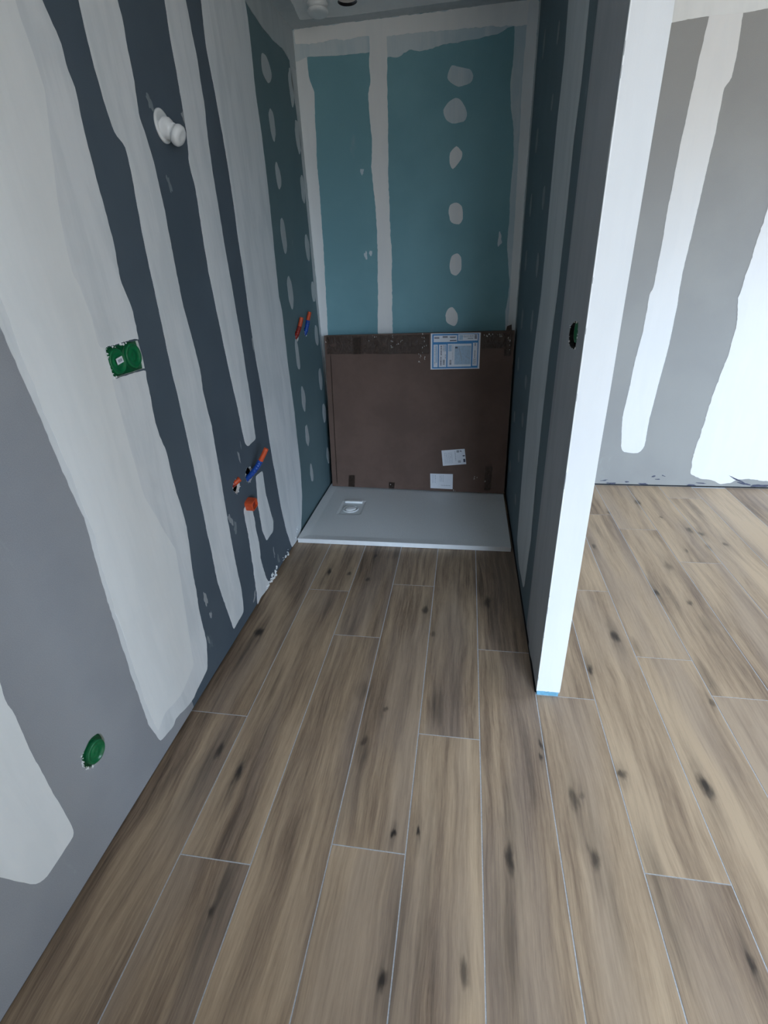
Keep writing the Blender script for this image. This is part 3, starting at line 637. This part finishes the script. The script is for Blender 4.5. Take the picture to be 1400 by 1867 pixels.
t = thing('electrical_box', 'single green electrical box low on the left wall near the floor', 'electrical box', (0, .716, .298))
elec(t, F_LEFT, .718, .297, .008, .030, .0415, lift=.009)
tm = t.matrix_world.inverted()
bm = bmesh.new(); box(bm, tm @ Vector((-.02, .686, .268)), tm @ Vector((-.0045, .722, .330))); obj('screw_lug', bm, M_GREEN, t, bevel=.004)
t = thing('electrical_box', 'green electrical box sunk in a dark ragged hole in the partition', 'electrical box', (1.205, 1.47, 1.2))
elec(t, F_PART, 1.466, 1.206, .014, .030, .034)
# dust crumbs of plaster around the cut-outs
def crumbs(name, frame, parent, around, n, seed, size=.003, spread=.006):
    rd = random.Random(seed); bm = bmesh.new()
    for i in range(n):
        p = around[rd.randrange(len(around))]; u = p[0]+rd.uniform(-1, 1)*spread; v = p[1]+rd.uniform(-1, 1)*spread
        s = size*rd.uniform(.4, 1.2)
        bmesh.ops.create_icosphere(bm, subdivisions=1, radius=s, matrix=Matrix.Translation(frame(u, v, s*.2)) @ Matrix.Diagonal((rd.uniform(.6, 1.4), rd.uniform(.6, 1.4), rd.uniform(.5, 1.6), 1)))
    o = obj(name, bm, M_COMPW, parent); o['kind'] = 'stuff'; return o
crumbs('plaster_crumbs', F_LEFT, wall_left, dbl[:3]+dbl[-16:], 40, 1, .0025, .004)
crumbs('plaster_crumbs', F_LEFT, wall_left, single[10:22], 34, 2, .0022, .003)
crumbs('plaster_crumbs', F_LEFT, wall_left, [(2.06+.012*i, .012+.004*(i % 3)) for i in range(10)]+[(1.84+.012*i, .01+.006*(i % 4)) for i in range(12)], 46, 3, .006, .012)
crumbs('plaster_crumbs', F_LEFT, wall_left, [(2.30+.02*i, .03+.02*(i % 3)) for i in range(6)], 14, 4, .004, .014)
crumbs('plaster_crumbs', F_PART, wall_partition, p_hole, 20, 5, .0022, .004)
for L, s in ((h_orange, 6), (h_blue, 7), (h_red, 8), (h_bl2, 9)): crumbs('plaster_crumbs', F_LEFT, wall_left, L, 12, s, .002, .003)
# dark scrapes at the foot of the far wall
for i, (u, v, a, b, ti) in enumerate([(1.86, .035, .02, .003, .2), (2.0, .028, .012, .004, 0), (2.16, .07, .012, .004, .4), (2.19, .05, .014, .003, 0), (2.22, .075, .01, .003, -.3), (2.45, .03, .03, .003, -.1), (2.66, .06, .05, .004, -.45), (2.72, .03, .05, .006, -.2), (1.9, .015, .03, .005, 0), (2.10, .015, .03, .006, 0), (2.4, .014, .03, .006, 0), (2.8, .02, .06, .01, 0)]):
    layer('scrape', blob(u, v, a, b, 120+i, 18, .4, ti), F_BACK, M_INK, wall_far, thick=.0004, base=.0018, amp=.001, step=.006, seed=i)

# ------------------------------------------------------------------ pipes and conduits
def pipe(name, label, cat, base, segs, group=None):
    t = thing(name, label, cat, base, group); inv = t.matrix_world.inverted()
    for nm, pts, rad, mat, cor, hol in segs:
        path = [inv @ p for p in smoothpath(pts, 14)]
        bm = bmesh.new(); tube(bm, path, corrug(rad) if cor else rad, 20, 0, hol); o = obj(nm, bm, mat, t)
    return t
t = pipe('water_pipe', 'blue corrugated sheath with orange tube end rising from a round hole', 'pipe', (0, 1.865, .59),
     [('sheath', [(-.06, 1.858, .545), (-.01, 1.862, .578), (.032, 1.873, .620), (.054, 1.883, .652)], .0125, M_BLUE, True, None),
      ('tube_end', [(.051, 1.882, .647), (.068, 1.889, .675), (.083, 1.897, .703)], .0105, M_ORANGE, False, .007)])
t = pipe('water_pipe', 'short orange pipe stub poking from the hole nearest the double strip', 'pipe', (0, 1.73, .6),
     [('sheath', [(-.06, 1.700, .560), (-.035, 1.722, .585), (-.010, 1.742, .606)], .012, M_RED, True, None),
      ('tube_end', [(-.014, 1.740, .603), (-.003, 1.748, .612), (.009, 1.755, .620)], .0115, M_ORANGE, False, .008)])
t = thing('drain_outlet', 'square-cut orange plastic drain outlet below the two pipe holes', 'pipe', (0, 1.795, .48)); inv = t.matrix_world.inverted()
A = inv @ aim((0, 1.797, .484), (1, -.02, -.05)) @ Matrix.Rotation(.18, 4, 'Z')
def rsq(bm, A, secs, n=40, p=5.0):
    # rounded-square sleeve: secs = (half width, half height, distance from the wall)
    R = []
    for a, b, h in secs:
        ring = []
        for i in range(n):
            c, s = math.cos(2*math.pi*(i+.5)/n), math.sin(2*math.pi*(i+.5)/n); k = (abs(c)**p+abs(s)**p)**(-1/p)
            ring.append(bm.verts.new(A @ Vector((a*c*k, b*s*k, h))))
        R.append(ring)
    for r, q in zip(R, R[1:]):
        for i in range(n): bm.faces.new((r[i], r[(i+1) % n], q[(i+1) % n], q[i]))
    bm.faces.new(R[0][::-1]); bm.faces.new(R[-1])
bm = bmesh.new(); rsq(bm, A, [(.027, .022, -.02), (.027, .022, .034), (.0255, .0205, .036), (.0215, .0165, .036), (.0205, .0155, .020)]); obj('collar', bm, M_ORANGE, t)
bm = bmesh.new(); rsq(bm, A, [(.0195, .0145, .018), (.0195, .0145, .026), (.016, .011, .029), (.006, .005, .029)]); obj('plug', bm, M_RED, t)
pipe('water_pipe', 'dark red sheathed shower pipe with orange tip, nearer of the pair', 'pipe', (0, 2.72, 1.06),
     [('sheath', [(-.05, 2.715, 1.02), (-.008, 2.718, 1.05), (.012, 2.722, 1.085), (.020, 2.728, 1.105)], .0125, M_RED, True, None),
      ('tube_end', [(.019, 2.727, 1.102), (.026, 2.735, 1.125), (.032, 2.742, 1.148)], .011, M_ORANGE, False, .007)])
pipe('water_pipe', 'blue sheathed shower pipe with orange tip, closer to the teal wall', 'pipe', (0, 2.886, 1.06),
     [('sheath', [(-.05, 2.88, 1.01), (-.008, 2.884, 1.045), (.010, 2.888, 1.085), (.018, 2.896, 1.118)], .0125, M_BLUE, True, None),
      ('tube_end', [(.017, 2.895, 1.115), (.022, 2.903, 1.137), (.028, 2.912, 1.16)], .0105, M_ORANGE, False, .007)])

# ------------------------------------------------------------------ round lamp holders
def holder(name, label, origin, axis, tip, r, L=1.0, K=1.0):
    t = thing(name, label, 'lamp holder', origin); inv = t.matrix_world.inverted()
    A = inv @ aim(origin, axis)
    bm = bmesh.new(); lathe(bm, [(0, -.01), (r*.8, -.01), (r*.8, 0), (r, .0), (r, .003), (r*.93, .006), (r*.8, .005), (r*.62, .0035), (0, .0035)], 44, A); obj('cover_plate', bm, M_PLASTW, t)
    B = inv @ aim(Vector(origin)+Vector(axis)*.002, tip)
    s = r/.043
    bm = bmesh.new(); lathe(bm, [(0, 0), (.026*s*K, 0), (.029*s*K, .010*s*L), (.027*s*K, .018*s*L), (.024*s*K, .024*s*L), (.024*s*K, .034*s*L), (0, .034*s*L)], 36, B); obj('socket_body', bm, M_PLASTW, t)
    bm = bmesh.new(); lathe(bm, [(.018*s*K, .033*s*L), (.018*s*K, .040*s*L), (.027*s*K, .042*s*L), (.029*s*K, .047*s*L), (.028*s*K, .056*s*L), (.022*s*K, .062*s*L), (.010*s*K, .0615*s*L), (0, .058*s*L)], 36, B); obj('plug_cap', bm, M_PLASTW, t)
    return t
holder('lamp_holder', 'white round lamp holder sticking out high on the left wall', (0, 1.708, 1.785), (1, 0, 0), (.85, 0, -.5), .043)
holder('lamp_holder', 'white round lamp holder on the ceiling above the shower', (.2, 2.955, H), (0, 0, -1), (.0, -.1, -1), .066, .45, 1.1)

# ------------------------------------------------------------------ shower tray with drain
t = thing('shower_tray', 'flat pale grey shower tray across the end of the alcove', 'shower tray', (.6, 2.74, 0)); inv = t.matrix_world.inverted()
TX0, TX1, TY0, TY1, TZ = .014, 1.186, 2.284, 3.19, .030
dx, dy = .232, 2.69
bm = bmesh.new(); nx, ny = 90, 70; grid = []
for j in range(ny+1):
    row = []
    for i in range(nx+1):
        x = TX0+(TX1-TX0)*i/nx; y = TY0+(TY1-TY0)*j/ny
        d = math.hypot(x-dx, y-dy); e = min(x-TX0, TX1-x, y-TY0, TY1-y)
        z = TZ-.009*max(0, 1-d/.95)*min(1, max(0, e)/.05)
        if .16 < x < .305 and 2.62 < y < 2.80: z -= .0035
        if y > 2.85: z = min(z, TZ-.0022)
        row.append(bm.verts.new(inv @ Vector((x, y, z))))
    grid.append(row)
for j in range(ny):
    for i in range(nx):
        x = TX0+(TX1-TX0)*(i+.5)/nx; y = TY0+(TY1-TY0)*(j+.5)/ny
        f = bm.faces.new((grid[j][i], grid[j][i+1], grid[j+1][i+1], grid[j+1][i])); f.smooth = False
per = [grid[0][i] for i in range(nx+1)]+[grid[j][nx] for j in range(1, ny+1)]+[grid[ny][i] for i in range(nx-1, -1, -1)]+[grid[j][0] for j in range(ny-1, 0, -1)]
low = [bm.verts.new((v.co.x, v.co.y, (inv @ Vector((0, 0, .002))).z)) for v in per]
for i in range(len(per)):
    k = (i+1) % len(per); f = bm.faces.new((per[i], low[i], low[k], per[k])); f.material_index = 1
obj('tray', bm, [M_TRAY, M_TRAYE], t)
bm = bmesh.new(); box(bm, inv @ Vector((TX0, TY0-.003, .0215)), inv @ Vector((TX1, TY0, TZ+.0003))); o = obj('front_lip', bm, M_TRAYE, t, bevel=.001); o['label'] = 'paler front edge of the tray'
A = inv @ aim((dx, dy, .0165), (0, 0, 1))
bm = bmesh.new(); lathe(bm, [(.05, .0), (.05, .006), (.046, .0075), (.041, .006), (.040, .001), (0, .001)], 44, A); obj('drain_rim', bm, M_TRAY, t)
bm = bmesh.new(); lathe(bm, [(0, .0012), (.034, .0012), (.034, .007), (.031, .0095), (.02, .012), (0, .013)], 40, A); o = obj('drain_plug', bm, M_PLUG, t); o['label'] = 'white round drain plug'
bm = bmesh.new(); box(bm, inv @ Vector((.176, 2.773, .018)), inv @ Vector((.291, 2.793, .031))); o = obj('drain_bar', bm, M_PLUG, t, bevel=.002); o['label'] = 'white bar beside the drain'

# ------------------------------------------------------------------ cardboard box standing on the tray
t = thing('cardboard_box', 'large flat brown cardboard box standing on the shower tray', 'box', (.6, 3.0, .03)); inv = t.matrix_world.inverted()
FB0, FB1, FT0, FT1 = Vector((.036, 3.002, .0335)), Vector((1.190, 2.945, .0335)), Vector((.052, 3.085, 1.009)), Vector((1.192, 3.060, 1.014))
nrm = (FB1-FB0).cross(FT0-FB0).normalized()
if nrm.y > 0: nrm = -nrm
TH = .075
def onbox(u, v, d=0.0):
    p = (FB0.lerp(FB1, u)).lerp(FT0.lerp(FT1, u), v); return inv @ (p+nrm*d)
bm = bmesh.new(); nu, nv = 24, 20
def bulge(u, v): return .004*math.sin(math.pi*u)*math.sin(math.pi*v)
front = [[bm.verts.new(onbox(i/nu, j/nv, bulge(i/nu, j/nv)+.0015*mnoise.noise(Vector((i*.3, j*.3, 0)))*(0 < i < nu and 0 < j < nv))) for i in range(nu+1)] for j in range(nv+1)]
for j in range(nv):
    for i in range(nu): bm.faces.new((front[j][i], front[j][i+1], front[j+1][i+1], front[j+1][i]))
def bk(u, v):
    p = onbox(u, v, -TH); w_ = t.matrix_world @ p; w_.y = min(w_.y, 3.19); w_.z = max(w_.z, .0335); return inv @ w_
back = [bm.verts.new(bk(u, v)) for u, v in ((0, 0), (1, 0), (1, 1), (0, 1))]
bm.faces.new(back[::-1])
bm.faces.new([front[0][i] for i in range(nu, -1, -1)]+[back[0], back[1]])
bm.faces.new([front[nv][i] for i in range(nu+1)]+[back[2], back[3]])
bm.faces.new([front[j][0] for j in range(nv+1)]+[back[3], back[0]])
bm.faces.new([front[j][nu] for j in range(nv, -1, -1)]+[back[1], back[2]])
bmesh.ops.recalc_face_normals(bm, faces=bm.faces)
obj('carton', bm, M_CARD, t)
def inv_uv(wx, wz):  # world x, z on the front -> u, v
    v = (wz-.0335)/.976
    for _ in range(4):
        a = FB0.lerp(FT0, v); b = FB1.lerp(FT1, v); u = (wx-a.x)/(b.x-a.x); z0 = FB0.lerp(FB1, u).z; z1 = FT0.lerp(FT1, u).z; v = (wz-z0)/(z1-z0)
    return u, v
def patch(name, quad, mat, parent, d, th=.0006, sub=6, wr=0.0, seed=0):
    """thin sheet stuck on the front face; quad in (u, v)"""
    bm = bmesh.new(); g = []
    a, b, c, e = [Vector(q) for q in quad]
    for j in range(sub+1):
        row = []
        for i in range(sub+1):
            q = a.lerp(b, i/sub).lerp(e.lerp(c, i/sub), j/sub)
            dd = d+bulge(q.x, q.y)+wr*mnoise.noise(Vector((q.x*60, q.y*60, seed)))
            row.append(bm.verts.new(onbox(q.x, q.y, dd)))
        g.append(row)
    for j in range(sub):
        for i in range(sub): bm.faces.new((g[j][i], g[j][i+1], g[j+1][i+1], g[j+1][i]))
    r = bmesh.ops.solidify(bm, geom=bm.faces[:], thickness=th)
    return obj(name, bm, mat, parent)
# tape along the top and bottom flaps, older tape pieces, torn shiny bits
o = patch('flap_tape', [(.012, .889), (.57, .880), (.568, .992), (.010, .997)], M_TAPE, t, .0008, sub=24, wr=.0012, seed=1)
patch('flap_tape', [(.835, .905), (.99, .905), (.992, .992), (.835, .992)], M_TAPE, t, .0008, sub=16, wr=.0012, seed=2)
for i, q in enumerate([[(.161, .886), (.199, .886), (.202, .984), (.159, .985)], [(.10, .002), (.137, .002), (.142, .086), (.104, .085)], [(.344, .002), (.376, .002), (.38, .046), (.345, .047)]]):
    patch('tape_strip', q, M_TAPED, t, .0016, sub=4, seed=3+i)
patch('tape_strip', [(.889, .018), (.926, .02), (.93, .181), (.89, .179)], M_TAPE, t, .0016, sub=12, wr=.002, seed=9)
patch('tape_strip', [(.952, .86), (.988, .86), (.985, .992), (.952, .992)], M_TAPE, t, .0022, sub=12, wr=.002, seed=10)
o = patch('loose_tape', [(.953, .985), (.986, .985), (.982, 1.035), (.960, 1.026)], M_TAPE, t, .001, sub=10, wr=.004, seed=11)
rd = random.Random(8); bm = bmesh.new()
for (u, v, n, su, sv) in [(.375, .951, 5, .006, .010), (.380, .927, 4, .008, .010), (.414, .953, 3, .01, .006), (.43, .955, 2, .006, .006), (.522, .869, 5, .007, .014), (.545, .859, 4, .006, .012), (.524, .836, 4, .01, .006), (.533, .975, 4, .006, .016), (.543, .936, 4, .006, .016), (.27, .985, 2, .01, .003), (.25, .964, 1, .003, .006), (.857, .977, 10, .016, .005), (.93, .975, 6, .008, .004), (.979, .948, 4, .005, .008), (.842, .108, 3, .008, .006), (.832, .092, 2, .004, .006), (.892, .08, 3, .003, .012), (.978, .89, 3, .003, .03), (.362, .021, 3, .008, .006), (.725, .004, 3, .01, .003), (.01, .965, 2, .002, .01)]:
    for k in range(n):
        a = u+rd.gauss(0, su); b = min(.992, max(.003, v+rd.gauss(0, sv))); w_ = rd.uniform(.0012, .0035); h_ = rd.uniform(.003, .010); sh = rd.uniform(-.003, .001)
        d = .0026+bulge(a, b)
        q = [onbox(a-w_/2/1.15, b, d), onbox(a+w_/2/1.15, b, d), onbox(a+w_/2/1.15+sh, b+h_, d+.0015), onbox(a-w_/2/1.15+sh, b+h_, d+.0015)]
        lo = [p-(t.matrix_world.inverted().to_3x3() @ nrm)*.0006 for p in q]
        V = [bm.verts.new(p) for p in q+lo]
        for f in ((0, 1, 2, 3), (7, 6, 5, 4), (0, 4, 5, 1), (1, 5, 6, 2), (2, 6, 7, 3), (3, 7, 4, 0)): bm.faces.new([V[i] for i in f])
o = obj('tape_flakes', bm, M_FLAKE, t); o['kind'] = 'stuff'
# vertical fold line and side flap seam
patch('side_seam', [(.028, .02), (.032, .02), (.032, .88), (.028, .88)], M_TAPED, t, .0010, sub=2)

def label(name, quad, text, x0, y0, x1, y1, prints):
    """paper label with its printing, one mesh"""
    a, b, c, e = [Vector(q) for q in quad]; bm = bmesh.new(); mats = [M_LBLW]
    def st(x, y):
        s = (x-x0)/(x1-x0); v = (y1-y)/(y1-y0); return tuple(a.lerp(b, s).lerp(e.lerp(c, s), v))
    def plate(q, d, lo_, mi):
        top = [onbox(p[0], p[1], d+bulge(*p)) for p in q]; lo = [onbox(p[0], p[1], lo_+bulge(*p)) for p in q]
        V = [bm.verts.new(p) for p in top+lo]; F = [bm.faces.new(V[:4])]
        for i in range(4): F.append(bm.faces.new((V[i], V[i+4], V[(i+1) % 4+4], V[(i+1) % 4])))
        for f in F: f.material_index = mi
    plate([tuple(q) for q in quad], .0034, .0008, 0)
    for k, (mat, nm, recs, d) in enumerate(prints):
        mats.append(mat)
        for r in recs:
            if len(r) == 4: q = [st(r[0], r[3]), st(r[2], r[3]), st(r[2], r[1]), st(r[0], r[1])]
            else: q = [st(*r[0:2]), st(*r[2:4]), st(*r[4:6]), st(*r[6:8])]
            plate(q, d, .0030, k+1)
    L = obj(name, bm, mats, t); L['label'] = text
def lines(x0, y0, x1, y1, n, vert=True, seed=0, fill=.5):
    """rows of tiny unreadable print"""
    rd = random.Random(seed); out = []
    for i in range(n):
        if vert:
            x = x0+(x1-x0)*(i+.25)/n; w_ = (x1-x0)/n*fill; y = y0
            while y < y1:
                l = rd.uniform(14, 60); out.append((x, y, x+w_, min(y1, y+l))); y += l+rd.uniform(6, 14)
        else:
            y = y0+(y1-y0)*(i+.25)/n; h_ = (y1-y0)/n*fill; x = x0
            while x < x1:
                l = rd.uniform(14, 60); out.append((x, y, min(x1, x+l), y+h_)); x += l+rd.uniform(6, 14)
    return out
def bars(x0, y0, x1, y1, n, seed=0):
    rd = random.Random(seed); out = []; y = y0
    for i in range(n):
        h_ = (y1-y0)/n; out.append((x0, y, x1, y+h_*rd.uniform(.35, .75))); y += h_
    return out
label('shipping_label', [(.578, .788), (.832, .790), (.831, .995), (.576, .997)], 'large blue framed white label at the top edge', 70, 100, 1330, 1025, [
    (M_LBLB, 'blue_frame', [(110, 120, 1285, 1000)], .0037),
    (M_LBLW, 'panels', [(145, 155, 745, 322), (770, 135, 1262, 298), (145, 385, 256, 965), (285, 385, 478, 965), (508, 372, 1112, 962), (1146, 352, 1262, 945)], .0040),
    (M_LBLP, 'pale_panels', [(200, 410, 238, 850), (430, 400, 468, 560), (690, 425, 1100, 905), (530, 400, 610, 560), (800, 155, 890, 275)], .0043),
    (M_INKL, 'small_print', lines(170, 400, 195, 900, 1, seed=1)+lines(900, 160, 1160, 220, 3, False, 2)+[(1010, 235, 1150, 255)]+lines(380, 400, 425, 560, 2, seed=3)+lines(1160, 760, 1240, 910, 3, seed=4)+lines(440, 640, 470, 760, 1, seed=5)+lines(630, 400, 660, 800, 1, seed=7, fill=.3)+[(790, 450, 802, 450, 884, 815, 872, 820), (985, 700, 990, 695, 1090, 760, 1085, 768)], .0046),
    (M_INK, 'dark_print', bars(165, 185, 290, 245, 4, 1)+bars(375, 175, 505, 228, 3, 2)+[(555, 190, 715, 205), (570, 212, 700, 226), (560, 275, 730, 300)]+lines(325, 410, 358, 670, 2, seed=6, fill=.7)+lines(320, 700, 350, 930, 1, seed=8, fill=.8)+bars(388, 775, 440, 912, 9, 3)+bars(562, 782, 610, 912, 9, 4)+[(700, 450, 765, 488)]+lines(1186, 370, 1216, 440, 1, seed=9, fill=.7)+lines(1188, 550, 1214, 740, 2, seed=10, fill=.6)+bars(1180, 150, 1240, 260, 5, 5), .0046)])
label('delivery_label', [(.656, .176), (.785, .193), (.773, .294), (.646, .279)], 'tilted white label with a few dark blocks', 500, 140, 1100, 530, [
    (M_INKL, 'small_print', lines(560, 200, 780, 480, 6, seed=11, fill=.2)+lines(830, 180, 870, 420, 1, seed=12, fill=.3), .0037),
    (M_INK, 'dark_print', bars(885, 168, 950, 228, 4, 6)+[(970, 168, 985, 205), (995, 172, 1010, 212), (1032, 298, 1085, 326)]+bars(900, 425, 968, 485, 4, 7)+[(1036, 392, 1088, 475)], .0037)])
label('delivery_label', [(.588, .018), (.714, .017), (.713, .122), (.585, .120)], 'white label with faint print at the bottom edge', 200, 745, 780, 1140, [
    (M_INKL, 'small_print', lines(240, 780, 360, 1000, 3, seed=13, fill=.2)+lines(440, 770, 560, 960, 3, seed=14, fill=.22)+lines(480, 1040, 720, 1060, 1, False, 15), .0037)])

# kinds that repeat
for o in bpy.data.objects:
    if o.parent is None and 'label' in o:
        n = o.name.split('.')[0]
        g = {'electrical_box': 'green electrical boxes in the walls', 'water_pipe': 'water pipe ends coming out of the left wall', 'lamp_holder': 'white round lamp holders'}.get(n)
        if g: o['group'] = g
